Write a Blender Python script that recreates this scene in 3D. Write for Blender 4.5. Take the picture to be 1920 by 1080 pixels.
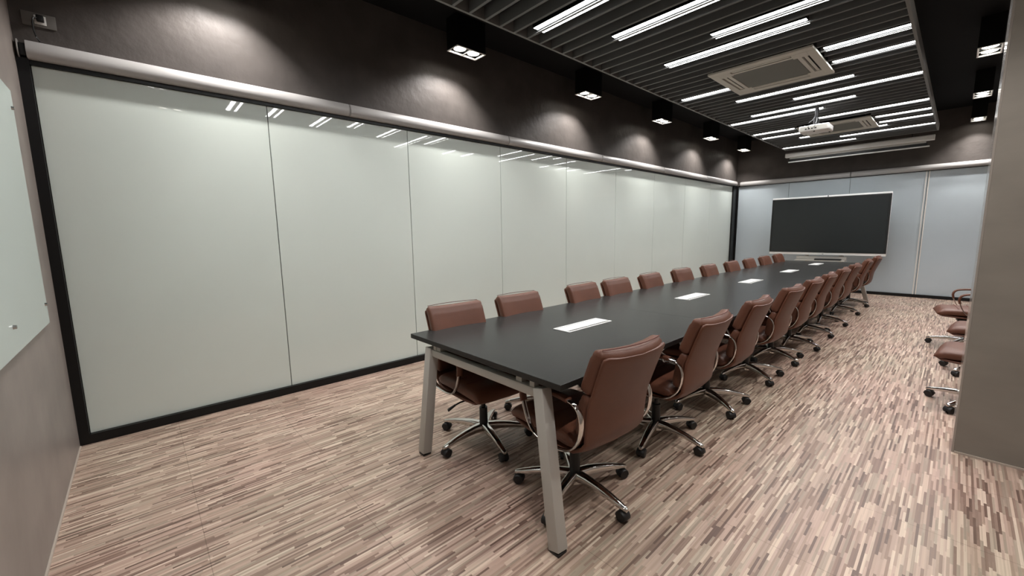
import bpy, bmesh, math, random
from mathutils import Vector, Matrix

scene = bpy.context.scene
for _o in list(bpy.data.objects):
    bpy.data.objects.remove(_o)
COL = scene.collection
R = math.radians
rnd = random.Random(7)

# ------------------------------------------------------------------ camera
cam_data = bpy.data.cameras.new('camera')
cam_data.sensor_width = 36.0
cam_data.lens = 763.14 / 1920 * 36.0
cam_data.clip_start = 0.05
cam_data.clip_end = 60
cam = bpy.data.objects.new('camera', cam_data)
COL.objects.link(cam)
_r = Vector((0.67578252, 0.73695203, -0.01482191))
_u = Vector((-0.08869594, 0.10126326, 0.99089797))
_w = Vector((-0.73174519, 0.66831688, -0.13379659))
cam.matrix_world = Matrix((
    (_r.x, _u.x, -_w.x, 3.956205),
    (_r.y, _u.y, -_w.y, 0.425096),
    (_r.z, _u.z, -_w.z, 1.401191),
    (0, 0, 0, 1)))
scene.camera = cam

# ------------------------------------------------------------------ light and exposure
world = bpy.data.worlds.new('world')
scene.world = world
world.use_nodes = True
world.node_tree.nodes['Background'].inputs[0].default_value = (0.6, 0.62, 0.65, 1)
world.node_tree.nodes['Background'].inputs[1].default_value = 0.0
vs = scene.view_settings
vs.view_transform = 'Standard'
vs.look = 'None'
vs.exposure = 1.45
vs.gamma = 1.0
vs.use_curve_mapping = False
BAR_STRENGTH = 13.0        # diffusers of the linear ceiling lights
SPOT_POWER = 16.5          # each of the two lamps in a downlight box
CORE_POWER = 8.0           # narrow middle of the same beam
SPOT_ANGLE = 116.0
scene.cycles.max_bounces = 8
scene.cycles.diffuse_bounces = 4
scene.cycles.glossy_bounces = 4

# ------------------------------------------------------------------ room dimensions
LX, RX, LY, CZ = 0.0, 4.74, 11.85, 3.57
GLASS_TOP = 2.47


# ------------------------------------------------------------------ helpers
def lin(r, g, b):
    f = lambda c: (c / 255) / 12.92 if c / 255 <= 0.04045 else ((c / 255 + 0.055) / 1.055) ** 2.4
    return (f(r), f(g), f(b), 1.0)


def material(name, rgb, rough=0.5, metal=0.0, coat=0.0, coat_rough=0.03, spec=0.5, vary=0.0, vscale=4.0,
             bump=0.0, bscale=60.0, stretch=(1, 1, 1)):
    m = bpy.data.materials.new(name)
    m.use_nodes = True
    nt = m.node_tree
    b = nt.nodes['Principled BSDF']
    b.inputs['Base Color'].default_value = lin(*rgb)
    b.inputs['Roughness'].default_value = rough
    b.inputs['Metallic'].default_value = metal
    b.inputs['Specular IOR Level'].default_value = spec
    b.inputs['Coat Weight'].default_value = coat
    b.inputs['Coat Roughness'].default_value = coat_rough
    if vary or bump:
        tc = nt.nodes.new('ShaderNodeTexCoord')
        mp = nt.nodes.new('ShaderNodeMapping')
        mp.inputs['Scale'].default_value = stretch
        nt.links.new(tc.outputs['Object'], mp.inputs['Vector'])
    if vary:
        n = nt.nodes.new('ShaderNodeTexNoise')
        n.inputs['Scale'].default_value = vscale
        n.inputs['Detail'].default_value = 6
        nt.links.new(mp.outputs[0], n.inputs['Vector'])
        cr = nt.nodes.new('ShaderNodeValToRGB')
        c = lin(*rgb)
        cr.color_ramp.elements[0].position = 0.3
        cr.color_ramp.elements[1].position = 0.7
        cr.color_ramp.elements[0].color = (c[0] * (1 - vary), c[1] * (1 - vary), c[2] * (1 - vary), 1)
        cr.color_ramp.elements[1].color = (c[0] * (1 + vary), c[1] * (1 + vary), c[2] * (1 + vary), 1)
        nt.links.new(n.outputs['Fac'], cr.inputs['Fac'])
        nt.links.new(cr.outputs['Color'], b.inputs['Base Color'])
    if bump:
        n2 = nt.nodes.new('ShaderNodeTexNoise')
        n2.inputs['Scale'].default_value = bscale
        n2.inputs['Detail'].default_value = 4
        nt.links.new(mp.outputs[0], n2.inputs['Vector'])
        bp = nt.nodes.new('ShaderNodeBump')
        bp.inputs['Strength'].default_value = bump
        bp.inputs['Distance'].default_value = 0.01
        nt.links.new(n2.outputs['Fac'], bp.inputs['Height'])
        nt.links.new(bp.outputs['Normal'], b.inputs['Normal'])
    return m


def emitter(name, rgb, strength):
    m = bpy.data.materials.new(name)
    m.use_nodes = True
    b = m.node_tree.nodes['Principled BSDF']
    b.inputs['Base Color'].default_value = (0.8, 0.8, 0.8, 1)
    b.inputs['Emission Color'].default_value = lin(*rgb)
    b.inputs['Emission Strength'].default_value = strength
    return m


def floor_material():
    m = bpy.data.materials.new('mosaic_strip_vinyl')
    m.use_nodes = True
    nt = m.node_tree
    N = nt.nodes.new
    L = nt.links.new
    b = nt.nodes['Principled BSDF']

    def math_n(op, a=None, bb=None, v0=None, v1=None):
        n = N('ShaderNodeMath')
        n.operation = op
        if a is not None:
            L(a, n.inputs[0])
        if bb is not None:
            L(bb, n.inputs[1])
        if v0 is not None:
            n.inputs[0].default_value = v0
        if v1 is not None:
            n.inputs[1].default_value = v1
        return n.outputs[0]
    tc = N('ShaderNodeTexCoord')
    sp = N('ShaderNodeSeparateXYZ')
    L(tc.outputs['Object'], sp.inputs[0])
    X, Y = sp.outputs[0], sp.outputs[1]

    def strips(width, length, seed):
        row = math_n('FLOOR', math_n('ADD', math_n('DIVIDE', X, v1=width), v1=seed))
        wn = N('ShaderNodeTexWhiteNoise')
        wn.noise_dimensions = '1D'
        L(row, wn.inputs['W'])
        off = math_n('MULTIPLY', wn.outputs['Value'], v1=11.0)
        ln = math_n('ADD', math_n('MULTIPLY', wn.outputs['Value'], v1=0.7), v1=0.65)
        cell = math_n('FLOOR', math_n('ADD', math_n('DIVIDE', math_n('DIVIDE', Y, v1=length), ln), off))
        cv = N('ShaderNodeCombineXYZ')
        L(row, cv.inputs[0])
        L(cell, cv.inputs[1])
        w2 = N('ShaderNodeTexWhiteNoise')
        w2.noise_dimensions = '2D'
        L(cv.outputs[0], w2.inputs['Vector'])
        return w2.outputs['Value'], w2.outputs['Color']
    v, c = strips(0.0100, 0.185, 0.0)
    ramp = N('ShaderNodeValToRGB')
    ramp.color_ramp.interpolation = 'CONSTANT'
    cols = [(0.0, (106, 86, 77)), (0.06, (128, 106, 95)), (0.17, (158, 136, 122)), (0.31, (172, 149, 135)),
            (0.45, (155, 139, 125)), (0.56, (176, 153, 140)), (0.69, (141, 119, 107)), (0.79, (191, 171, 155)),
            (0.90, (168, 152, 137)), (0.95, (200, 182, 166))]
    el = ramp.color_ramp.elements
    el[0].position, el[0].color = cols[0][0], lin(*cols[0][1])
    el[1].position, el[1].color = cols[1][0], lin(*cols[1][1])
    for p, k in cols[2:]:
        e = el.new(p)
        e.color = lin(*k)
    L(v, ramp.inputs['Fac'])
    # finer slivers that split some strips
    v2, c2 = strips(0.0052, 0.25, 37.0)
    mul = N('ShaderNodeMix')
    mul.data_type = 'RGBA'
    mul.blend_type = 'MULTIPLY'
    mul.inputs[0].default_value = 1.0
    sl = N('ShaderNodeMapRange')
    sl.inputs[3].default_value = 0.88
    sl.inputs[4].default_value = 1.08
    L(v2, sl.inputs[0])
    L(ramp.outputs['Color'], mul.inputs[6])
    L(sl.outputs[0], mul.inputs[7])
    # tint that changes from tile to tile and softly across the floor
    nz = N('ShaderNodeTexNoise')
    nz.inputs['Scale'].default_value = 0.9
    nz.inputs['Detail'].default_value = 3
    L(tc.outputs['Object'], nz.inputs['Vector'])
    tint = N('ShaderNodeValToRGB')
    tint.color_ramp.elements[0].position = 0.35
    tint.color_ramp.elements[0].color = (0.97, 1.0, 0.95, 1)
    tint.color_ramp.elements[1].position = 0.65
    tint.color_ramp.elements[1].color = (1.04, 0.98, 0.97, 1)
    L(nz.outputs['Fac'], tint.inputs['Fac'])
    mul2 = N('ShaderNodeMix')
    mul2.data_type = 'RGBA'
    mul2.blend_type = 'MULTIPLY'
    mul2.inputs[0].default_value = 1.0
    L(mul.outputs[2], mul2.inputs[6])
    L(tint.outputs['Color'], mul2.inputs[7])
    # joints across the strips every 0.62 m
    fr = math_n('FRACT', math_n('DIVIDE', math_n('ADD', Y, v1=0.10), v1=0.62))
    j = math_n('LESS_THAN', fr, v1=0.0045)
    dark = N('ShaderNodeMix')
    dark.data_type = 'RGBA'
    dark.blend_type = 'MULTIPLY'
    L(math_n('MULTIPLY', j, v1=0.45), dark.inputs[0])
    L(mul2.outputs[2], dark.inputs[6])
    dark.inputs[7].default_value = (0.25, 0.22, 0.2, 1)
    L(dark.outputs[2], b.inputs['Base Color'])
    rr = N('ShaderNodeMapRange')
    rr.inputs[3].default_value = 0.33
    rr.inputs[4].default_value = 0.46
    L(v, rr.inputs[0])
    L(rr.outputs[0], b.inputs['Roughness'])
    b.inputs['Specular IOR Level'].default_value = 0.35
    return m


M = {
    'plaster_shaded': material('shade_toned_taupe_plaster', (80, 75, 72), 0.46, vary=0.16, vscale=3.2, bump=0.5, bscale=11.0, spec=0.16),  # taupe plaster, darkened so its colour carries the shade of the upper walls
    'plaster': material('taupe_cement_plaster', (134, 125, 119), 0.42, vary=0.14, vscale=3.2, bump=0.12, bscale=9.0, spec=0.4),
    'pier': material('grey_brown_cement', (132, 125, 116), 0.55, vary=0.07, vscale=3.0, bump=0.05, bscale=14.0, stretch=(1, 1, 2.5)),
    'outlet_plate': material('dull_metal_plate', (104, 100, 95), 0.4),
    'bead': material('satin_corner_bead', (150, 142, 134), 0.22, spec=0.6, coat=0.6, coat_rough=0.1),
    'black_ceiling': material('matt_black_paint', (12, 12, 13), 0.8, spec=0.2),
    'slat': material('charcoal_slat', (100, 101, 101), 0.5, spec=0.3, vary=0.05, vscale=3),
    'slat_frame': material('charcoal_frame', (112, 111, 108), 0.45, spec=0.3),
    'glass': material('frosted_greenish_glass', (208, 216, 209), 0.5, coat=1.0, coat_rough=0.015, vary=0.035, vscale=0.55, spec=0.3),
    'glass_blue': material('frosted_bluish_glass', (182, 192, 198), 0.45, coat=0.8, coat_rough=0.06, vary=0.05, vscale=0.8, spec=0.3),
    'board_glass': material('pale_board_glass', (198, 211, 206), 0.4, coat=0.7, coat_rough=0.08, spec=0.3),
    'black_metal': material('black_powder_coat', (9, 9, 10), 0.45, spec=0.35),
    'black_plastic': material('black_plastic', (16, 17, 17), 0.42),
    'rubber': material('dark_caster_polymer', (20, 19, 19), 0.5),
    'gap': material('dark_seam', (92, 95, 90), 0.6),
    'white_alu': material('white_aluminium', (222, 218, 212), 0.38, spec=0.5),
    'cassette': material('white_blind_housing', (168, 165, 163), 0.42, spec=0.5),
    'leather': material('brown_leather', (97, 59, 43), 0.46, vary=0.08, vscale=7, bump=0.10, bscale=180, spec=0.45),
    'stitch': material('dark_red_thread', (92, 46, 38), 0.7),
    'chrome': material('polished_chrome', (214, 212, 208), 0.10, metal=1.0),
    'tabletop': material('black_ash_laminate', (46, 46, 45), 0.27, spec=0.12, vary=0.07, vscale=5, stretch=(1, 0.12, 1)),
    'table_edge': material('black_edge_band', (16, 18, 16), 0.45),
    'leg_paint': material('light_grey_leg_paint', (176, 172, 165), 0.42),
    'white_plastic': material('white_plastic', (226, 224, 220), 0.38),
    'white_bright': material('bright_white_lacquer', (240, 240, 238), 0.35),
    'grey_grille': material('grey_filter_grille', (112, 113, 108), 0.7),
    'unit_white': material('off_white_unit', (200, 197, 188), 0.5),
    'dark_slot': material('dark_slot', (24, 24, 23), 0.7),
    'screen': material('switched_off_screen', (35, 39, 40), 0.25, spec=0.5),
    'steel': material('brushed_steel', (190, 190, 188), 0.25, metal=1.0),
    'projection': material('grey_white_fabric', (176, 174, 170), 0.8),
    'floor': floor_material(),
    'seal': material('pale_sealant', (176, 164, 152), 0.6),
    'lamp_white': emitter('led_diffuser', (255, 255, 255), BAR_STRENGTH),
    'lamp_spot': emitter('spot_lens', (255, 248, 236), 9.0),
}


class MB:
    """Collects shapes and links them as one mesh object."""

    def __init__(self):
        self.bm = bmesh.new()

    def box(self, x0, x1, y0, y1, z0, z1, bevel=0.0, seg=2):
        r = bmesh.ops.create_cube(self.bm, size=1.0)
        vs_ = r['verts']
        for v in vs_:
            v.co = Vector(((x0 + x1) / 2 + v.co.x * (x1 - x0), (y0 + y1) / 2 + v.co.y * (y1 - y0), (z0 + z1) / 2 + v.co.z * (z1 - z0)))
        if bevel:
            ed = list({e for v in vs_ for e in v.link_edges})
            bmesh.ops.bevel(self.bm, geom=ed, offset=bevel, segments=seg, affect='EDGES', profile=0.5)
        return self

    def prism_beam(self, p0, p1, w0, w1, up=Vector((0, 0, 1)), bevel=0.0):
        """rectangular beam from p0 to p1, w = (width across, height) at each end"""
        p0, p1 = Vector(p0), Vector(p1)
        d = (p1 - p0).normalized()
        s = d.cross(up).normalized()
        t = s.cross(d).normalized()
        vs_ = []
        for p, w in ((p0, w0), (p1, w1)):
            for a, bb in ((-1, -1), (1, -1), (1, 1), (-1, 1)):
                vs_.append(self.bm.verts.new(p + s * a * w[0] / 2 + t * bb * w[1] / 2))
        f = [(3, 2, 1, 0), (4, 5, 6, 7), (0, 1, 5, 4), (1, 2, 6, 5), (2, 3, 7, 6), (3, 0, 4, 7)]
        for q in f:
            self.bm.faces.new([vs_[i] for i in q])
        if bevel:
            ed = list({e for v in vs_ for e in v.link_edges})
            bmesh.ops.bevel(self.bm, geom=ed, offset=bevel, segments=2, affect='EDGES', profile=0.5)
        return self

    def cyl(self, p0, p1, r0, r1=None, n=20):
        p0, p1 = Vector(p0), Vector(p1)
        r1 = r0 if r1 is None else r1
        d = (p1 - p0)
        q = Vector((0, 0, 1)).rotation_difference(d.normalized()).to_matrix()
        ra, rb = [], []
        for i in range(n):
            a = 2 * math.pi * i / n
            o = q @ Vector((math.cos(a), math.sin(a), 0))
            ra.append(self.bm.verts.new(p0 + o * r0))
            rb.append(self.bm.verts.new(p1 + o * r1))
        for i in range(n):
            j = (i + 1) % n
            self.bm.faces.new((ra[i], ra[j], rb[j], rb[i]))
        self.bm.faces.new(ra[::-1])
        self.bm.faces.new(rb)
        return self

    def loft(self, rings, cap=True, closed_path=False):
        vr = [[self.bm.verts.new(Vector(p)) for p in ring] for ring in rings]
        n = len(vr[0])
        pairs = list(zip(vr, vr[1:]))
        if closed_path:
            pairs.append((vr[-1], vr[0]))
        for a, bb in pairs:
            for i in range(n):
                j = (i + 1) % n
                self.bm.faces.new((a[i], a[j], bb[j], bb[i]))
        if cap and not closed_path:
            self.bm.faces.new(vr[0][::-1])
            self.bm.faces.new(vr[-1])
        return self

    def tube(self, pts, r, n=8, closed=False):
        pts = [Vector(p) for p in pts]
        rings = []
        m = len(pts)
        for i, p in enumerate(pts):
            a = pts[(i - 1) % m] if (closed or i > 0) else p
            c = pts[(i + 1) % m] if (closed or i < m - 1) else p
            d = (c - a).normalized()
            ref = Vector((0, 0, 1)) if abs(d.z) < 0.9 else Vector((1, 0, 0))
            s = d.cross(ref).normalized()
            t = s.cross(d).normalized()
            rings.append([p + (s * math.cos(2 * math.pi * k / n) + t * math.sin(2 * math.pi * k / n)) * r for k in range(n)])
        return self.loft(rings, closed_path=closed)

    def sphere(self, c, r, sx=1, sy=1, sz=1, seg=14):
        q = bmesh.ops.create_uvsphere(self.bm, u_segments=seg, v_segments=seg // 2 + 2, radius=r)
        for v in q['verts']:
            v.co = Vector((v.co.x * sx + c[0], v.co.y * sy + c[1], v.co.z * sz + c[2]))
        return self

    def build(self, name, mat, parent=None, loc=(0, 0, 0), smooth=True, angle=38):
        bmesh.ops.recalc_face_normals(self.bm, faces=self.bm.faces[:])
        me = bpy.data.meshes.new(name)
        self.bm.to_mesh(me)
        self.bm.free()
        if isinstance(mat, (list, tuple)):
            for q in mat:
                me.materials.append(q)
        else:
            me.materials.append(mat)
        if smooth:
            for p in me.polygons:
                p.use_smooth = True
            me.set_sharp_from_angle(angle=R(angle))
        o = bpy.data.objects.new(name, me)
        o.location = loc
        COL.objects.link(o)
        if parent is not None:
            o.parent = parent
        return o


def tag(o, label=None, cat=None, group=None, kind=None):
    if label:
        o['label'] = label
    if cat:
        o['category'] = cat
    if group:
        o['group'] = group
    if kind:
        o['kind'] = kind
    return o


def thing(name, loc=(0, 0, 0), rz=0.0, label=None, cat=None, group=None, kind=None):
    o = bpy.data.objects.new(name, None)
    o.empty_display_size = 0.1
    o.location = loc
    o.rotation_euler = (0, 0, rz)
    COL.objects.link(o)
    return tag(o, label, cat, group, kind)


CHILDREN = {}


def copy_tree(o, parent=None):
    c = o.copy()
    COL.objects.link(c)
    if parent is not None:
        c.parent = parent
    for ch in list(o.children):
        copy_tree(ch, c)
    return c


def structure(name, mb, mat, loc=(0, 0, 0), smooth=False, label=None, cat=None):
    o = mb.build(name, mat, None, loc, smooth)
    return tag(o, label, cat, kind='structure')


ORD = ['first', 'second', 'third', 'fourth', 'fifth', 'sixth', 'seventh', 'eighth', 'ninth', 'tenth', 'eleventh']

# ------------------------------------------------------------------ the room
structure('floor', MB().box(-0.15, RX + 0.15, -0.15, LY + 0.15, -0.10, 0.0), M['floor'],
          label='floor of narrow brown and beige wood mosaic strips', cat='floor')
structure('ceiling', MB().box(-0.15, RX + 0.15, -0.15, LY + 0.15, CZ, CZ + 0.1), M['black_ceiling'],
          label='black painted ceiling above the slatted panel', cat='ceiling')
structure('wall_left', MB().box(-0.15, 0.0, 0.0, LY, GLASS_TOP + 0.03, CZ), M['plaster_shaded'],
          label='taupe plaster wall band, its colour darkened for shade, above the long glass partition', cat='wall')
structure('wall_far', MB().box(0.0, RX, LY, LY + 0.15, GLASS_TOP + 0.03, CZ), M['plaster_shaded'],
          label='taupe plaster wall band, its colour darkened for shade, above the far glass partition', cat='wall')
structure('wall_near', MB().box(-0.15, RX + 0.15, -0.15, 0.0, 0.0, CZ), M['plaster'],
          label='taupe plaster wall carrying the glass whiteboard', cat='wall')
structure('wall_right', MB().box(RX, RX + 0.15, 0.0, LY, 0.0, CZ), M['plaster'],
          label='plaster wall behind the row of spare chairs', cat='wall')
pier = structure('wall_pier', MB().box(4.05, RX, 4.062, 4.50, 0.0, CZ), M['pier'],
                 label='grey brown cement pier jutting into the room on the right', cat='wall')
MB().box(4.040, 4.0495, 4.062, 4.50, 0.0, CZ).build('corner_bead', M['bead'], pier, smooth=False)
structure('baseboard_near', MB().box(0.05, RX, 0.0005, 0.008, 0.0005, 0.012), M['seal'],
          label='thin pale sealant line at the foot of the whiteboard wall', cat='baseboard')
structure('baseboard_pier', MB().box(4.052, RX, 4.053, 4.0615, 0.0005, 0.012), M['seal'],
          label='thin pale sealant line at the foot of the pier', cat='baseboard')

# long glass partition on the left: frame and nine panes
w1 = thing('window_1', (0, 0, 0), 0, 'long frosted glass partition of nine tall greenish panes in a black frame', 'glass partition', kind='structure')
f = MB()
f.box(-0.06, 0.025, 0.0, 0.052, 0.0, GLASS_TOP + 0.03)
f.box(-0.06, 0.025, 0.052, 11.60, 0.0005, 0.066)
f.box(-0.06, 0.012, 0.052, 11.60, GLASS_TOP, GLASS_TOP + 0.03)
f.box(-0.06, 0.025, 11.60, LY, 0.0, GLASS_TOP + 0.03)
f.build('frame', M['black_metal'], w1, smooth=False)
MB().box(-0.06, -0.022, 0.052, 11.60, 0.066, GLASS_TOP).build('backing', M['gap'], w1, smooth=False)
ys = [0.052] + [1.33 + 1.276 * k for k in range(8)] + [11.60]
for a, b_ in zip(ys, ys[1:]):
    MB().box(-0.020, -0.008, a + 0.003, b_ - 0.003, 0.066, GLASS_TOP, 0.0015, 1).build('pane', M['glass'], w1, smooth=False)
# far glass partition
w2 = thing('window_2', (0, LY, 0), 0, 'bluish frosted glass partition behind the large display', 'glass partition', kind='structure')
f = MB()
f.box(0.0, RX, -0.02, 0.06, 0.0005, 0.060)
f.box(0.0, RX, -0.01, 0.06, GLASS_TOP, GLASS_TOP + 0.03)
f.box(0.03, 0.055, -0.012, 0.06, 0.06, GLASS_TOP)
f.build('frame', M['black_metal'], w2, smooth=False)
MB().box(0.055, RX, 0.03, 0.06, 0.06, GLASS_TOP).build('backing', M['gap'], w2, smooth=False)
xs = [0.055, 1.146, 2.267, 3.445, 4.62, 4.735]
for a, b_ in zip(xs, xs[1:]):
    MB().box(a + 0.003, b_ - 0.003, 0.012, 0.024, 0.06, GLASS_TOP, 0.0015, 1).build('pane', M['glass_blue'], w2, smooth=False)
for x in (3.418, 3.458):
    MB().box(x - 0.008, x + 0.008, -0.002, 0.012, 0.06, GLASS_TOP).build('stile', M['white_alu'], w2, smooth=False)


# ------------------------------------------------------------------ white roller blind housings
def housing_profile(n=12):
    pts = [(0.0, 0.0), (0.020, 0.0)]
    for i in range(n + 1):
        a = -math.pi / 2 + (math.pi / 2) * i / n * 1.12
        pts.append((0.030 + 0.034 * math.cos(a), 0.046 + 0.046 * math.sin(a)))
    pts += [(0.052, 0.096), (0.036, 0.104), (0.0, 0.104)]
    return pts


def blind(y0, y1, along, label, first=False):
    """along 'y' for the left wall, 'x' for the far wall"""
    L_ = y1 - y0
    t = thing('roller_blind_housing', (0.0, y0, 2.497) if along == 'y' else (y0, LY, 2.497), 0 if along == 'y' else -math.pi / 2,
              label, 'roller blind', 'white roller blind housings above the glass')
    pr = housing_profile()
    s0 = 0.035 if first else 0.006
    rings = [[(x + 0.001, yy, z) for x, z in pr] for yy in (s0, L_ - 0.006)]
    MB().loft(rings).build('cover', M['cassette'], t, angle=50)
    cap = [[(x * 0.97 + 0.001, yy, z * 0.98 + 0.001) for x, z in pr] for yy in (0.0, 0.004)]
    MB().loft(cap).build('end_cap', M['cassette'], t)
    cap = [[(x * 0.97 + 0.001, yy, z * 0.98 + 0.001) for x, z in pr] for yy in (L_ - 0.004, L_)]
    MB().loft(cap).build('end_cap', M['cassette'], t)
    if first:
        MB().box(0.002, 0.040, 0.005, 0.034, 0.012, 0.085, 0.004).build('drive_unit', M['black_plastic'], t)
    return t


ye = [0.015, 2.00, 3.975, 5.95, 7.95, 9.90, 11.74]
nm = ['nearest the whiteboard wall, plugged into the outlet', 'second from the whiteboard wall', 'third from the whiteboard wall',
      'third from the far corner', 'second from the far corner', 'last one before the far corner']
for k in range(6):
    blind(ye[k], ye[k + 1] - 0.004, 'y', 'white rounded blind housing over the long glass, ' + nm[k], first=(k == 0))
# on the far wall the local +y runs to -x after the quarter turn, so start from the left end
for x0, x1, w in ((0.10, 2.268, 'left one, above the display'), (2.276, 4.62, 'right one, running behind the pier')):
    t = thing('roller_blind_housing', (x0, LY, 2.480), -math.pi / 2, 'white rounded blind housing on the far wall, ' + w, 'roller blind',
              'white roller blind housings above the glass')
    pr = housing_profile()
    for (nmn, a, b_, s) in (('cover', 0.006, x1 - x0 - 0.006, 1.0), ('end_cap', 0.0, 0.004, 0.97), ('end_cap', x1 - x0 - 0.004, x1 - x0, 0.97)):
        # local x -> world -y, local y -> world +x after rotating by -90 deg
        MB().loft([[(x * s + 0.001, yy, z * s + 0.001) for x, z in pr] for yy in (a, b_)]).build(nmn, M['cassette'], t, angle=50)

# ------------------------------------------------------------------ outlet with plug and lead
t = thing('wall_outlet', (0, 0.12, 2.742), 0, 'grey wall outlet plate high above the near end of the blind housing', 'outlet')
MB().box(0.0005, 0.009, -0.071, 0.071, -0.040, 0.040, 0.002).build('plate', M['outlet_plate'], t)
MB().box(0.009, 0.014, -0.020, 0.030, -0.026, 0.026, 0.002).build('socket', M['white_plastic'], t)
t = thing('power_plug', (0.014, 0.125, 2.745), 0, 'black plug and lead running from the outlet down to the blind housing', 'plug')
MB().box(0.0005, 0.034, -0.014, 0.018, -0.017, 0.017, 0.004).build('plug_body', M['black_plastic'], t)
MB().tube([(0.030, -0.010, -0.002), (0.045, -0.024, -0.012), (0.046, -0.030, -0.04), (0.040, -0.030, -0.08), (0.030, -0.024, -0.115), (0.022, -0.012, -0.141)], 0.0042).build('lead', M['black_plastic'], t)

# ------------------------------------------------------------------ glass whiteboard on the near wall
t = thing('glass_whiteboard', (0.575, 0.0, 0.945), 0, 'pale green glass whiteboard on steel standoffs at the left edge', 'whiteboard')
MB().box(0, 2.40, 0.016, 0.024, 0, 1.225, 0.002, 1).build('board', M['board_glass'], t, smooth=False)
for x in (0.06, 0.84, 1.56, 2.34):
    for z in (0.110, 1.125):
        s = MB().cyl((x, 0.0005, z), (x, 0.016, z), 0.007, n=14).cyl((x, 0.024, z), (x, 0.034, z), 0.009, 0.008, n=14)
        s.build('standoff', M['steel'], t)

# ------------------------------------------------------------------ slatted ceiling panel
SX0, SX1, SY0, SY1, SZ = 1.270, 3.552, 0.55, 10.88, 3.06
PITCH, S0 = 0.1547, 2.314
AC = [(1.975, 2.905, 5.12, 6.08), (1.975, 2.905, 8.66, 9.60)]
sl = thing('slatted_ceiling_panel', ((SX0 + SX1) / 2, (SY0 + SY1) / 2, SZ), 0,
           'suspended charcoal panel of parallel ceiling slats in a thin frame', 'ceiling panel')
ox, oy = (SX0 + SX1) / 2, (SY0 + SY1) / 2
f = MB()
for (a, b_, c, d) in ((SX0, SX0 + 0.022, SY0, SY1), (SX1 - 0.022, SX1, SY0, SY1), (SX0 + 0.022, SX1 - 0.022, SY0, SY0 + 0.022), (SX0 + 0.022, SX1 - 0.022, SY1 - 0.022, SY1)):
    f.box(a - ox, b_ - ox, c - oy, d - oy, 0, 0.10)
f.build('frame', M['slat_frame'], sl, smooth=False)
f = MB()
k = -12
slat_y = []
while True:
    y = S0 + PITCH * k
    k += 1
    if y < SY0 + 0.06:
        continue
    if y > SY1 - 0.05:
        break
    slat_y.append(y)
    segs = [(SX0 + 0.022, SX1 - 0.022)]
    for (ax0, ax1, ay0, ay1) in AC:
        if ay0 - 0.015 < y < ay1 + 0.015:
            segs = [(SX0 + 0.022, ax0 - 0.003), (ax1 + 0.003, SX1 - 0.022)]
    for a, b_ in segs:
        f.box(a - ox, b_ - ox, y - 0.012 - oy, y + 0.012 - oy, 0.001, 0.092)
f.build('slats', M['slat'], sl, smooth=False)
# carriers and hanger rods that hold the panel to the ceiling
f = MB()
for x in (1.62, 3.22):
    f.box(x - 0.02 - ox, x + 0.02 - ox, SY0 + 0.022 - oy, SY1 - 0.022 - oy, 0.093, 0.125)
    for y in (1.0, 2.9, 4.6, 7.3, 10.5):
        f.cyl((x - ox, y - oy, 0.12), (x - ox, y - oy, CZ - SZ), 0.006, n=8)
f.build('carrier', M['black_metal'], sl, smooth=False)


# ------------------------------------------------------------------ linear ceiling lights between the slats
def snap(y):
    return min(slat_y, key=lambda s: abs(s - y))


BARS = [
    (1.43, 2.63, 3.09, 'lit linear ceiling light in the slats, nearest of those reaching the left slat edge'),
    (1.77, 2.97, 3.71, 'lit linear ceiling light, second of the long lights seen from the near end'),
    (2.35, 3.53, 4.27, 'lit linear ceiling light leaving the top of the photo, nearest the right slat edge'),
    (1.77, 2.97, 4.66, 'lit linear ceiling light just in front of the near air conditioner'),
    (2.94, 3.53, 5.42, 'short lit ceiling light right of the near air conditioner, at its camera side'),
    (2.93, 3.53, 5.87, 'short lit ceiling light right of the near air conditioner, at its far side'),
    (1.37, 1.96, 5.83, 'short lit ceiling light left of the near air conditioner'),
    (1.81, 3.01, 6.48, 'lit linear ceiling light just beyond the near air conditioner'),
    (2.34, 3.53, 6.94, 'lit ceiling light reaching the right slat edge above the projector pole'),
    (1.70, 2.90, 7.36, 'lit ceiling light directly above the projector body'),
    (1.31, 2.51, 7.80, 'lit ceiling light passing behind the projector pole from the left slat edge'),
    (2.34, 3.53, 8.33, 'lit ceiling light just in front of the far air conditioner at the right edge'),
    (2.93, 3.53, 8.93, 'short lit ceiling light right of the far air conditioner, nearer of two'),
    (2.93, 3.53, 9.39, 'short lit ceiling light right of the far air conditioner, farther of two'),
    (1.31, 1.92, 8.87, 'short lit ceiling light left of the far air conditioner, nearer of two'),
    (1.31, 1.92, 9.31, 'short lit ceiling light left of the far air conditioner, farther of two'),
    (1.79, 2.99, 9.80, 'lit ceiling light just beyond the far air conditioner'),
    (2.31, 3.53, 10.27, 'lit ceiling light above the right half of the projection screen'),
    (1.30, 2.47, 10.74, 'lit ceiling light above the left half of the projection screen, farthest of all'),
    (1.72, 2.92, 2.62, 'lit ceiling light over the near end of the table, above the picture'),
    (1.55, 2.75, 2.00, 'lit ceiling light over the open floor right before the table, above the picture'),
    (1.55, 2.75, 1.54, 'lit ceiling light over the open floor nearer the whiteboard wall, above the picture'),
    (1.31, 2.28, 0.72, 'lit ceiling light nearest the whiteboard wall, above the picture'),
]
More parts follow.
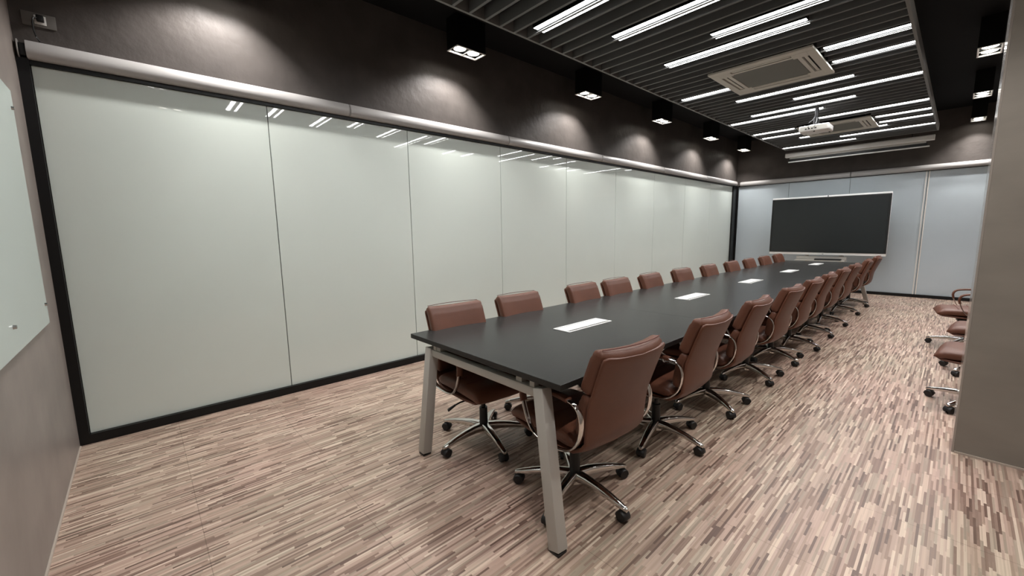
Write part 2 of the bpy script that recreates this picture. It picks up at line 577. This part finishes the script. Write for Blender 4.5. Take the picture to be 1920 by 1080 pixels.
for (x0, x1, y, lab) in BARS:
    ys_ = snap(y)
    cut = [(a0, a1) for (a0, a1, c0, c1) in AC if c0 - 0.1 < ys_ < c1 + 0.1]
    t = thing('linear_ceiling_light', ((x0 + x1) / 2, ys_, SZ), 0, lab, 'ceiling light', 'linear lights between the ceiling slats')
    h = (x1 - x0) / 2
    f = MB()
    for a, b_ in ((-0.076, -0.0195), (0.0195, 0.056)):
        f.box(-h - 0.006, h + 0.006, a, b_, 0.034, 0.070)
        f.box(-h - 0.006, h + 0.006, a, a + 0.003, 0.0125, 0.034)
        f.box(-h - 0.006, h + 0.006, b_ - 0.003, b_, 0.0125, 0.034)
        f.box(-h - 0.006, -h, a + 0.003, b_ - 0.003, 0.0125, 0.034)
        f.box(h, h + 0.006, a + 0.003, b_ - 0.003, 0.0125, 0.034)
    f.build('housing', M['black_metal'], t, smooth=False)
    MB().box(-h, h, -0.0725, -0.0230, 0.014, 0.034).build('diffuser', M['lamp_white'], t, smooth=False)
    MB().box(-h, h, 0.0230, 0.0525, 0.014, 0.034).build('diffuser', M['lamp_white'], t, smooth=False)


# ------------------------------------------------------------------ twin downlight boxes
def downlight(x, y, rz, label, gain=1.0):
    t = thing('twin_downlight', (x, y, 3.26), rz, label, 'downlight', 'black twin downlight boxes on the ceiling')
    f = MB()
    zt = CZ - 3.26
    for (a, b_, c, d) in ((-0.09, -0.082, -0.18, 0.18), (0.082, 0.09, -0.18, 0.18), (-0.082, 0.082, -0.18, -0.172), (-0.082, 0.082, 0.172, 0.18)):
        f.box(a, b_, c, d, 0.006, zt)
    f.box(-0.082, 0.082, -0.172, 0.172, 0.034, 0.044)
    f.build('body', M['black_metal'], t, smooth=False)
    f = MB()
    for (a, b_, c, d) in ((-0.092, -0.080, -0.182, 0.182), (0.080, 0.092, -0.182, 0.182), (-0.080, 0.080, -0.182, -0.170), (-0.080, 0.080, 0.170, 0.182), (-0.080, 0.080, -0.006, 0.006)):
        f.box(a, b_, c, d, 0.0, 0.006)
    for (a, b_, c, d) in ((-0.0805, -0.0785, -0.1705, 0.1705), (0.0785, 0.0805, -0.1705, 0.1705), (-0.0785, 0.0785, -0.1705, -0.1685), (-0.0785, 0.0785, 0.1685, 0.1705)):
        f.box(a, b_, c, d, 0.006, 0.016)
    f.build('trim_ring', M['white_bright'], t, smooth=False)
    for s in (-0.086, 0.086):
        f = MB()
        n = 28
        rings = []
        for (rr, zz) in ((0.066, 0.018), (0.060, 0.018), (0.055, 0.033), (0.066, 0.033)):
            rings.append([(rr * math.cos(2 * math.pi * i / n), s + rr * math.sin(2 * math.pi * i / n), zz) for i in range(n)])
        f.loft(rings, closed_path=True)
        lamp = f.build('reflector', M['white_bright'], t)
        MB().sphere((0, s, 0.022), 0.058, sz=0.18, seg=20).build('lens', M['lamp_spot'], lamp)
        ld = bpy.data.lights.new('lamp_beam', 'SPOT')
        ld.energy = SPOT_POWER * gain
        ld.color = (1.0, 0.97, 0.945)
        ld.spot_size = R(SPOT_ANGLE)
        ld.spot_blend = 0.5
        ld.shadow_soft_size = 0.03
        lo = bpy.data.objects.new('lamp_beam', ld)
        lo.location = (0, s, -0.005)
        lo.rotation_euler = (R(-8), R(7 if x < 1 else 0), 0)   # aimed slightly at the wall
        COL.objects.link(lo)
        lo.parent = lamp
        ld = bpy.data.lights.new('lamp_core', 'SPOT')
        ld.energy = CORE_POWER * (2.2 if x > 1 else 1.0)
        ld.color = (1.0, 0.97, 0.945)
        ld.spot_size = R(60)
        ld.spot_blend = 1.0
        ld.shadow_soft_size = 0.03
        lo = bpy.data.objects.new('lamp_core', ld)
        lo.location = (0, s, -0.005)
        COL.objects.link(lo)
        lo.parent = lamp
    return t


for y, lab in ((1.10, 'black twin downlight box on the glass side nearest the whiteboard wall, above the picture'),
               (3.153, 'largest black twin downlight box in view, above the second glass pane'),
               (5.225, 'second lit twin downlight box from the camera along the glass wall'),
               (7.290, 'third lit twin downlight box from the camera along the glass wall'),
               (9.345, 'fourth lit twin downlight box from the camera along the glass wall'),
               (11.25, 'lit twin downlight box closest to the far left corner')):
    downlight(0.325, y, 0, lab)
for y, lab in ((1.00, 'black twin downlight box above the camera on the right side'),
               (3.10, 'black twin downlight box on the right just before the cement pier'),
               (5.25, 'black twin downlight box hidden just behind the cement pier'),
               (7.37, 'lit twin downlight box on the right, highest beside the pier edge'),
               (9.55, 'lit twin downlight box on the right, middle of three beside the pier'),
               (11.55, 'lit twin downlight box on the right, nearest the far wall')):
    downlight(4.0, y, 0, lab)


# ------------------------------------------------------------------ ceiling cassette air conditioners
def cassette(ax0, ax1, ay0, ay1, label):
    cx, cy = (ax0 + ax1) / 2, (ay0 + ay1) / 2
    hx, hy = (ax1 - ax0) / 2, (ay1 - ay0) / 2
    t = thing('ceiling_air_conditioner', (cx, cy, 3.036), 0, label, 'air conditioner', 'ceiling cassette air conditioners')
    f = MB()
    g = 0.30
    # ring-shaped fascia with a slot near each side
    s0, s1, sl_ = 0.335, 0.395, 0.27
    f.box(-hx, hx, -hy, -s1, 0, 0.022, 0.004)
    f.box(-hx, hx, s1, hy, 0, 0.022, 0.004)
    f.box(-hx, -s1, -s1, s1, 0, 0.022, 0.003)
    f.box(s1, hx, -s1, s1, 0, 0.022, 0.003)
    for sx in (-1, 1):
        for sy in (-1, 1):
            x0, x1 = sorted((sx * sl_, sx * s1))
            y0, y1 = sorted((sy * sl_, sy * s1))
            f.box(x0, x1, y0, y1, 0.0005, 0.0215)
    for a in (-1, 1):
        y0, y1 = sorted((a * g, a * s0))
        f.box(-s0, s0, y0, y1, 0.0008, 0.0213)
        x0, x1 = sorted((a * g, a * s0))
        f.box(x0, x1, -g, g, 0.0008, 0.0213)
    f.build('fascia', M['unit_white'], t, smooth=False)
    MB().box(-0.40, 0.40, -0.40, 0.40, 0.026, 0.27).build('casing', M['dark_slot'], t, smooth=False)
    f = MB().box(-g + 0.006, g - 0.006, -g + 0.006, g - 0.006, 0.004, 0.016, 0.003)
    f.build('intake_grille', M['grey_grille'], t, smooth=False)
    for a in (-1, 1):
        yc = a * (s0 + s1) / 2
        MB().box(-sl_ + 0.01, sl_ - 0.01, yc - 0.013, yc + 0.013, 0.004, 0.009).build('louver', M['unit_white'], t, smooth=False)
        MB().box(yc - 0.013, yc + 0.013, -sl_ + 0.01, sl_ - 0.01, 0.004, 0.009).build('louver', M['unit_white'], t, smooth=False)
    # hanger rods to the ceiling
    f = MB()
    for sx in (-0.36, 0.36):
        for sy in (-0.36, 0.36):
            f.cyl((sx, sy, 0.26), (sx, sy, CZ - 3.036), 0.006, n=8)
    f.build('hanger_rod', M['black_metal'], t)
    return t


cassette(*AC[0], 'pale cassette air conditioner in the slats, the larger and nearer one')
cassette(*AC[1], 'pale cassette air conditioner in the slats, the farther one behind the projector')

# ------------------------------------------------------------------ projector on its ceiling pole
t = thing('ceiling_projector', (2.46, 7.60, 2.72), 0, 'white projector hanging from a dark pole under the slats', 'projector')
bx0, bx1, by0, by1 = -0.155, 0.185, -0.20, 0.09
f = MB()
f.box(bx0, bx1, by0, by1, 0.010, 0.088, 0.014, 3)
f.build('body', M['white_plastic'], t)
MB().box(bx0 + 0.02, bx1 - 0.02, by0 - 0.004, by0 + 0.002, 0.025, 0.075).build('connector_panel', M['unit_white'], t, smooth=False)
f = MB()
for x in (-0.08, -0.045, -0.01, 0.03):
    f.box(x, x + 0.02, by0 - 0.007, by0 - 0.004, 0.035, 0.05)
f.build('socket', M['dark_slot'], t, smooth=False)
MB().cyl((0.08, by1 - 0.01, 0.048), (0.08, by1 + 0.03, 0.048), 0.032, n=24).build('lens', M['black_plastic'], t)
for x, y in ((-0.12, by1 - 0.03), (0.15, by1 - 0.03), (0.02, by0 + 0.03)):
    MB().cyl((x, y, 0.0), (x, y, 0.011), 0.011, n=12).build('foot', M['black_plastic'], t)
f = MB().cyl((0.0, 0.0, 0.12), (0.0, 0.0, CZ - 2.72), 0.022, n=18)
f.cyl((0, 0, 0.12), (0, 0, 0.20), 0.034, n=18)
f.build('pole', M['black_metal'], t)
f = MB().box(-0.06, 0.06, -0.06, 0.06, 0.106, 0.120, 0.003)
for x, y in ((-0.10, -0.12), (0.10, -0.12), (-0.10, 0.05), (0.10, 0.05)):
    f.prism_beam((0, 0, 0.113), (x, y, 0.100), (0.018, 0.006), (0.018, 0.006))
    f.cyl((x, y, 0.086), (x, y, 0.108), 0.007, n=10)
f.build('bracket', M['steel'], t)
c = [(-0.03, by0 - 0.006, 0.045), (-0.035, by0 - 0.05, 0.05), (-0.03, by0 - 0.05, 0.11), (-0.02, -0.10, 0.17), (-0.015, -0.03, 0.22)]
MB().tube(c, 0.005).build('cable', M['black_plastic'], t)
c = [(0.02, by0 - 0.006, 0.045), (0.03, by0 - 0.045, 0.04), (0.045, by0 - 0.04, 0.09), (0.03, -0.12, 0.15), (0.012, -0.03, 0.21)]
MB().tube(c, 0.005).build('cable', M['black_plastic'], t)

# ------------------------------------------------------------------ motorised projection screen
t = thing('projection_screen', (2.352, 11.20, 2.955), 0, 'white motorised projection screen case hanging before the far wall', 'projection screen')
h = 1.148
f = MB()
pr = [(-0.055, 0.012), (-0.050, 0.0), (0.05, 0.0), (0.055, 0.012), (0.055, 0.078), (0.045, 0.09), (-0.042, 0.09), (-0.055, 0.070)]
f.loft([[(x, p[0], p[1]) for p in pr] for x in (-h + 0.012, h - 0.012)])
f.build('case', M['white_bright'], t, smooth=False)
for a, b_ in ((-h, -h + 0.012), (h - 0.012, h)):
    MB().loft([[(x, p[0] * 1.03, p[1]) for p in pr] for x in (a, b_)]).build('end_cap', M['white_plastic'], t, smooth=False)
MB().box(-h + 0.075, h - 0.105, -0.004, 0.0, -0.038, 0.004).build('fabric', M['projection'], t, smooth=False)
MB().box(-h + 0.055, h - 0.085, -0.0035, -0.0005, -0.090, -0.0385).build('black_border', M['black_plastic'], t, smooth=False)
MB().box(-h + 0.055, h - 0.055, -0.016, 0.012, -0.112, -0.090, 0.006).build('bottom_bar', M['white_bright'], t)
f = MB()
for x in (-0.85, 0.85):
    f.cyl((x, 0, 0.089), (x, 0, CZ - 2.955), 0.006, n=8)
f.build('hanger_rod', M['black_metal'], t)

# ------------------------------------------------------------------ large interactive display on a mobile stand
t = thing('interactive_display', (1.995, 11.34, 0), 0, 'large switched off interactive display with white bezel before the far glass', 'display')
DB, DT, DH = 0.832, 2.095, 1.010
f = MB()
f.box(-DH, DH, -0.04, 0.045, DB, DT, 0.008, 2)
f.build('housing', M['white_bright'], t)
MB().box(-DH - 0.001, DH + 0.001, -0.047, -0.0405, DB + 0.052, DT - 0.034).build('black_border', M['black_plastic'], t, smooth=False)
MB().box(-DH + 0.03, DH - 0.03, -0.0485, -0.0475, DB + 0.070, DT - 0.058).build('screen', M['screen'], t, smooth=False)
MB().cyl((0.01, -0.047, DT - 0.016), (0.01, -0.040, DT - 0.016), 0.011, n=14).build('camera_eye', M['black_plastic'], t)
MB().box(-0.012, 0.012, -0.044, -0.0395, DB + 0.018, DB + 0.026).build('power_button', M['dark_slot'], t, smooth=False)
f = MB()
for x in (-0.30, 0.30):
    f.box(x - 0.03, x + 0.03, 0.046, 0.096, 0.10, 1.75, 0.004)
    f.box(x - 0.035, x + 0.035, -0.30, 0.36, 0.055, 0.10, 0.004)
f.box(-0.27, 0.27, 0.05, 0.09, 0.12, 0.17, 0.003)
f.build('stand', M['leg_paint'], t)
f = MB()
f.box(-0.48, 0.40, -0.16, 0.0445, 0.706, 0.726, 0.004)
f.box(-0.48, 0.40, -0.005, 0.0445, 0.727, 0.800, 0.003)
f.build('shelf', M['leg_paint'], t)
for x in (-0.30, 0.30):
    for y in (-0.27, 0.33):
        MB().cyl((x - 0.012, y, 0.029), (x + 0.012, y, 0.029), 0.028, n=16).cyl((x, y, 0.03), (x, y, 0.056), 0.009, n=8).build('caster', M['rubber'], t)
t = thing('media_box', (2.10, 11.24, 0.7265), 0, 'dark flat box lying on the shelf under the display', 'media box')
MB().box(-0.225, 0.225, -0.06, 0.06, 0.0, 0.032, 0.004).build('case', M['black_plastic'], t)
MB().box(-0.20, 0.20, -0.0615, -0.060, 0.012, 0.02).build('front_strip', M['dark_slot'], t, smooth=False)

# ------------------------------------------------------------------ conference table
TY0, TL = 1.702, 1.74
t = thing('conference_table', (2.205, TY0, 0), 0, 'long black conference table on light grey splayed legs', 'table')
for k in range(5):
    f = MB().box(-0.651, 0.651, k * TL + 0.0006, (k + 1) * TL - 0.0006, 0.721, 0.750, 0.0015, 1)
    o = f.build('tabletop', [M['tabletop'], M['table_edge']], t, smooth=False)
    for p in o.data.polygons:
        if p.normal.z < 0.9:
            p.material_index = 1
for k in range(6):
    y = k * TL
    sgn = -1 if k == 0 else (1 if k == 5 else 0)
    ty = y - sgn * 0.04
    fy = ty + sgn * 0.082
    if sgn:
        for (tx, fx) in ((-0.452, -0.455), (0.505, 0.675)):
            lg = MB().prism_beam((fx, fy, 0.014), (tx, ty, 0.690), (0.062, 0.062), (0.062, 0.062), up=Vector((0, 1, 0)), bevel=0.003).build('leg', M['leg_paint'], t)
            MB().box(fx - 0.028, fx + 0.028, fy - 0.028, fy + 0.028, 0.0, 0.015, 0.003).build('foot_pad', M['black_plastic'], lg)
        f = MB()
        f.box(-0.43, 0.48, ty - 0.022, ty + 0.022, 0.640, 0.684, 0.003)
        for x in (-0.41, 0.44):
            f.box(x, x + 0.03, ty - 0.015, ty + 0.015, 0.684, 0.721)
        f.build('crossbar', M['leg_paint'], t)
    else:
        ct = MB().box(-0.005, 0.065, y - 0.03, y + 0.03, 0.014, 0.640, 0.003).build('center_post', M['leg_paint'], t)
        MB().box(0.0, 0.06, y - 0.026, y + 0.026, 0.0, 0.015, 0.003).build('foot_pad', M['black_plastic'], ct)
        MB().box(-0.33, 0.33, y - 0.022, y + 0.022, 0.672, 0.720, 0.003).build('crossbar', M['leg_paint'], t)
        MB().box(-0.005, 0.065, y - 0.03, y + 0.03, 0.640, 0.672).build('bracket', M['leg_paint'], t)
f = MB()
for x in (-0.36, 0.36):
    f.box(x - 0.02, x + 0.02, 0.03, 5 * TL - 0.03, 0.685, 0.7205)
f.build('rail', M['leg_paint'], t, smooth=False)

for k, (yc, lab) in enumerate(((2.69, 'white cable box flush in the table, nearest the camera'),
                               (4.44, 'white cable box flush in the table, second from the camera'),
                               (6.12, 'white cable box flush in the table, middle one of five'),
                               (7.86, 'white cable box flush in the table, second from the display'),
                               (9.60, 'white cable box flush in the table, nearest the display'))):
    q = thing('cable_box', (2.219, yc, 0.7505), 0, lab, 'cable box', 'white cable boxes set into the conference table')
    f = MB()
    for (a, b_, c, d) in ((-0.072, -0.060, -0.24, 0.24), (0.060, 0.072, -0.24, 0.24), (-0.060, 0.060, -0.24, -0.228), (-0.060, 0.060, 0.228, 0.24)):
        f.box(a, b_, c, d, 0, 0.004)
    f.build('rim', M['white_bright'], q, smooth=False)
    MB().box(-0.060, 0.060, -0.228, 0.228, 0.0, 0.0015).build('cable_slot', M['dark_slot'], q, smooth=False)
    MB().box(-0.046, 0.046, -0.2275, 0.2275, 0.002, 0.0055).build('lid', M['white_bright'], q, smooth=False)

# ------------------------------------------------------------------ brown leather swivel chair
BACK = [(0.40, 0.262), (0.45, 0.262), (0.53, 0.266), (0.63, 0.281), (0.73, 0.315), (0.80, 0.341), (0.88, 0.372), (0.95, 0.396)]


def back_x(z):
    for (z0, b0), (z1, b1) in zip(BACK, BACK[1:]):
        if z <= z1:
            return -(b0 + (b1 - b0) * (z - z0) / (z1 - z0))
    return -BACK[-1][1]


def superring(cx, cz, nx, nz, ht, hw, bow, n=4.0, N_=36, full_w=0.23):
    ring = []
    for i in range(N_):
        a = 2 * math.pi * i / N_
        ca, sa = math.cos(a), math.sin(a)
        th = ht * math.copysign(abs(ca) ** (2 / n), ca)
        y = hw * math.copysign(abs(sa) ** (2 / n), sa)
        off = th - bow * (1 - (y / full_w) ** 2)
        ring.append((cx + nx * off, y, cz + nz * off))
    return ring


def cushion_rings(stations, n=4.0):
    """stations: (x, z, half thickness, half width, bow)"""
    rings = []
    for i, (x, z, ht, hw, bow) in enumerate(stations):
        a = stations[max(i - 1, 0)]
        b_ = stations[min(i + 1, len(stations) - 1)]
        d = Vector((b_[0] - a[0], 0, b_[1] - a[1])).normalized()
        nx, nz = d.z, -d.x       # front side for an upward path
        rings.append(superring(x, z, nx, nz, ht, hw, bow, n))
    return rings


def pillow_profile(t_):
    """rounding factor near both ends of a cushion, t in 0..1"""
    e = min(t_, 1 - t_)
    return min(1.0, math.sqrt(max(0.0, 1 - (1 - min(e / 0.12, 1.0)) ** 2)) * 0.92 + 0.08)


def make_chair():
    root = thing('office_chair', (0, 0, 0), 0, 'chair', 'chair')
    # one bent leather shell under the seat and up the back
    st = [(0.262, 0.396, 0.004, 0.200, 0.0), (0.235, 0.390, 0.010, 0.218, 0.0), (0.12, 0.382, 0.011, 0.226, 0.0), (-0.03, 0.378, 0.011, 0.226, 0.0),
          (-0.13, 0.378, 0.011, 0.224, 0.002), (-0.195, 0.388, 0.011, 0.220, 0.006), (-0.240, 0.414, 0.011, 0.214, 0.012), (-0.263, 0.452, 0.011, 0.212, 0.022)]
    for z in (0.50, 0.56, 0.63, 0.70, 0.76, 0.81, 0.84, 0.858):
        st.append((back_x(z) - 0.002, z, 0.010, 0.214 + 0.006 * (z - 0.5) / 0.358, 0.034))
    st += [(back_x(0.872) - 0.002, 0.872, 0.009, 0.216, 0.034), (back_x(0.880) - 0.002, 0.880, 0.006, 0.202, 0.034)]
    # path runs from seat front to back top: flip so "front" faces the sitter
    rings = []
    for i, (x, z, ht, hw, bow) in enumerate(st):
        a = st[max(i - 1, 0)]
        b_ = st[min(i + 1, len(st) - 1)]
        d = Vector((b_[0] - a[0], 0, b_[1] - a[1])).normalized()
        rings.append(superring(x, z, d.z, -d.x, ht, hw, bow, 6.0))
    MB().loft(rings).build('shell', M['leather'], root, angle=60)
    # upper and lower back cushions
    for nm_, z0, z1, ht, hw, gap in (('head_cushion', 0.690, 0.908, 0.041, 0.219, 0.048), ('lumbar_cushion', 0.468, 0.694, 0.034, 0.214, 0.042)):
        s_ = []
        K = 16
        for i in range(K + 1):
            u = i / K
            z = z0 + (z1 - z0) * u
            f_ = pillow_profile(u)
            s_.append((back_x(z) + gap - (0.006 * (u > 0.8)), z, ht * f_, hw - 0.016 * (1 - f_), 0.040))
        o = MB().loft(cushion_rings(s_, 5.0)).build(nm_, M['leather'], root, angle=70)
        if nm_ == 'head_cushion':
            pts = []
            for i in range(17):
                y = -0.205 + 0.41 * i / 16
                pts.append((back_x(0.906) + gap - 0.014 - 0.040 * (1 - (y / 0.23) ** 2), y, 0.9068))
            MB().tube(pts, 0.0022, 6).build('stitching', M['stitch'], o)
    # seat cushion
    s_ = []
    K = 18
    for i in range(K + 1):
        u = i / K
        x = -0.215 + 0.500 * u
        f_ = pillow_profile(u)
        z = 0.428 + 0.006 * math.sin(u * math.pi) - 0.018 * max(0, (u - 0.82) / 0.18) ** 2
        s_.append((x, z, 0.046 * f_, 0.228 - 0.014 * (1 - f_), 0.0))
    rings = []
    for i, (x, z, ht, hw, bow) in enumerate(s_):
        rings.append([(p[0], p[1], p[2]) for p in superring(x, z, 0.0, 1.0, ht, hw, 0.0, 3.4)])
    seat = MB().loft(rings).build('seat', M['leather'], root, angle=70)
    f = MB()
    for x in (0.02, 0.12):
        f.tube([(x, -0.20 + 0.05 * i, 0.4795) for i in range(9)], 0.0022, 6)
    f.build('stitching', M['stitch'], seat)
    # chrome loop arms with leather pads
    path = [(-0.285, 0.565), (-0.275, 0.612), (-0.245, 0.643), (-0.19, 0.655), (-0.11, 0.659), (-0.02, 0.660), (0.06, 0.655), (0.11, 0.640), (0.130, 0.605),
            (0.126, 0.560), (0.108, 0.505), (0.082, 0.450), (0.045, 0.410), (-0.01, 0.393), (-0.08, 0.388), (-0.15, 0.392), (-0.21, 0.412), (-0.252, 0.450), (-0.278, 0.505)]
    # smooth the loop once
    sm = []
    for i in range(len(path)):
        a, b_ = path[i], path[(i + 1) % len(path)]
        sm.append((a[0] * 0.75 + b_[0] * 0.25, a[1] * 0.75 + b_[1] * 0.25))
        sm.append((a[0] * 0.25 + b_[0] * 0.75, a[1] * 0.25 + b_[1] * 0.75))
    path = sm

    def band(pts, y, w, th, closed):
        m = len(pts)
        rings = []
        for i, (x, z) in enumerate(pts):
            a = pts[(i - 1) % m] if (closed or i > 0) else pts[i]
            b2 = pts[(i + 1) % m] if (closed or i < m - 1) else pts[i]
            d = Vector((b2[0] - a[0], 0, b2[1] - a[1])).normalized()
            nx, nz = d.z, -d.x
            rings.append([(x + nx * s * th / 2, y + q * w / 2, z + nz * s * th / 2) for s, q in ((-1, -0.8), (-1, 0.8), (-0.4, 1), (0.4, 1), (1, 0.8), (1, -0.8), (0.4, -1), (-0.4, -1))])
        return rings
    for s in (-1, 1):
        arm = MB().loft(band(path, s * 0.2515, 0.028, 0.009, True), closed_path=True).build('armrest', M['chrome'], root, angle=45)
        pad = path[5:19]
        MB().loft(band(pad, s * 0.2515, 0.040, 0.019, False)).build('arm_pad', M['leather'], arm, angle=60)
    # mechanism, lever and column
    f = MB().box(-0.11, 0.10, -0.075, 0.075, 0.312, 0.356, 0.008)
    f.build('tilt_mechanism', M['black_metal'], root)
    lv = MB().tube([(0.05, -0.07, 0.336), (0.045, -0.14, 0.338), (0.035, -0.20, 0.332), (0.020, -0.235, 0.315)], 0.0055).build('lever', M['black_metal'], root)
    MB().prism_beam((0.024, -0.228, 0.320), (0.004, -0.275, 0.288), (0.016, 0.012), (0.030, 0.014), bevel=0.005).build('knob', M['black_plastic'], lv)
    f = MB().cyl((0, 0, 0.10), (0, 0, 0.235), 0.029, 0.027, n=24).cyl((0, 0, 0.235), (0, 0, 0.315), 0.015, n=20)
    f.build('gas_column', M['black_plastic'], root)
    MB().cyl((0, 0, 0.062), (0, 0, 0.122), 0.046, 0.040, n=28).build('base_hub', M['chrome'], root)
    # five base legs, each with its caster
    leg0 = None
    for k in range(5):
        if leg0 is None:
            rings = []
            for (x, z, w, h_) in ((0.030, 0.098, 0.058, 0.056), (0.09, 0.100, 0.052, 0.050), (0.16, 0.096, 0.045, 0.042), (0.23, 0.087, 0.039, 0.034), (0.290, 0.075, 0.034, 0.028), (0.325, 0.067, 0.030, 0.024), (0.336, 0.065, 0.020, 0.016)):
                rr = []
                for i in range(16):
                    a = 2 * math.pi * i / 16
                    ca, sa = math.cos(a), math.sin(a)
                    rr.append((x, w / 2 * math.copysign(abs(ca) ** 0.6, ca), z + h_ / 2 * math.copysign(abs(sa) ** 0.6, sa)))
                rings.append(rr)
            leg0 = MB().loft(rings).build('base_leg', M['chrome'], root, angle=60)
            f = MB()
            for s in (-1, 1):
                f.cyl((0.312, s * 0.007, 0.027), (0.312, s * 0.024, 0.027), 0.0265, 0.0245, n=22)
            f.cyl((0.325, 0, 0.04), (0.325, 0, 0.062), 0.009, n=12)
            # hood over the wheels
            rr = []
            for yy, sc in ((-0.0255, 0.86), (-0.020, 1.0), (0.020, 1.0), (0.0255, 0.86)):
                ring = []
                for i in range(13):
                    a = R(-10) + R(185) * i / 12
                    ring.append((0.312 + 0.031 * sc * math.cos(a), yy, 0.027 + 0.030 * sc * math.sin(a)))
                rr.append(ring)
            f.loft(rr)
            f.build('caster', M['rubber'], leg0, angle=40)
            leg0['slot'] = 0
        else:
            c_ = copy_tree(leg0, root)
            c_.rotation_euler.z = R(72 * k)
            c_['slot'] = k
    return root


proto = make_chair()
used = [False]


def place_chair(x, y, heading, phase, label, group):
    """heading: world angle the sitter faces; phase: world angle of the first base leg"""
    if not used[0]:
        o = proto
        used[0] = True
    else:
        o = copy_tree(proto)
    o.location = (x, y, 0)
    o.rotation_euler = (0, 0, R(heading))
    for ch in o.children:
        if 'slot' in ch:
            ch.rotation_euler.z = R(phase + 72 * ch['slot'] - heading)
    tag(o, label, 'chair', group)
    return o


LEFT = [(1.870, 2.05, -4, -16), (1.86, 2.70, -2, 8), (1.86, 3.57, 2, 30), (1.86, 4.14, 0, 18), (1.86, 4.86, 2, 12), (1.85, 5.68, -1, 40),
        (1.86, 6.53, 1, 5), (1.86, 7.40, 0, -20), (1.86, 8.22, 2, 25), (1.86, 9.04, -1, 10), (1.86, 9.88, 0, 33)]
for k, (x, y, hd, ph) in enumerate(LEFT):
    if k == 0:
        lab = 'brown leather swivel chair on the glass side of the table, nearest the camera'
    elif k == 10:
        lab = 'brown leather swivel chair on the glass side, last one before the display'
    elif k < 6:
        lab = 'brown leather swivel chair tucked in on the glass side, %s from the near table end' % ORD[k]
    else:
        lab = 'brown leather swivel chair tucked in on the glass side, %s from the display end' % ORD[10 - k]
    place_chair(x, y, hd, ph, lab, 'brown chairs along the glass side of the table')
RIGHT = [(2.655, 2.055, 174.5, -3), (2.66, 2.925, 180, -5), (2.66, 3.745, 181, -34), (2.66, 4.665, 179, -34), (2.66, 5.44, 180, -30), (2.66, 6.14, 182, -14),
         (2.66, 6.98, 180, -20), (2.66, 7.84, 179, -12), (2.66, 8.98, 183, -18), (2.67, 9.98, 181, -25)]
for k, (x, y, hd, ph) in enumerate(RIGHT):
    if k == 0:
        lab = 'brown leather swivel chair seen from behind, largest in view at the near table corner'
    elif k == 9:
        lab = 'brown leather swivel chair on the open side, last one before the display'
    elif k < 5:
        lab = 'brown leather swivel chair seen from behind on the open side, %s from the camera' % ORD[k]
    else:
        lab = 'brown leather swivel chair seen from behind on the open side, %s from the display' % ORD[9 - k]
    place_chair(x, y, hd, ph, lab, 'brown chairs along the open side of the table')
for (x, y, hd, ph, lab) in ((4.20, 5.08, 176, 163, 'brown leather swivel chair by the right wall, nearest, mostly hidden by the pier'),
                            (4.25, 6.22, 176, 158, 'brown leather swivel chair by the right wall, middle of the three beyond the pier'),
                            (4.12, 7.38, 186, 172, 'brown leather swivel chair by the right wall, farthest of three, armrest showing')):
    place_chair(x, y, hd, ph, lab, 'spare brown chairs along the right wall')
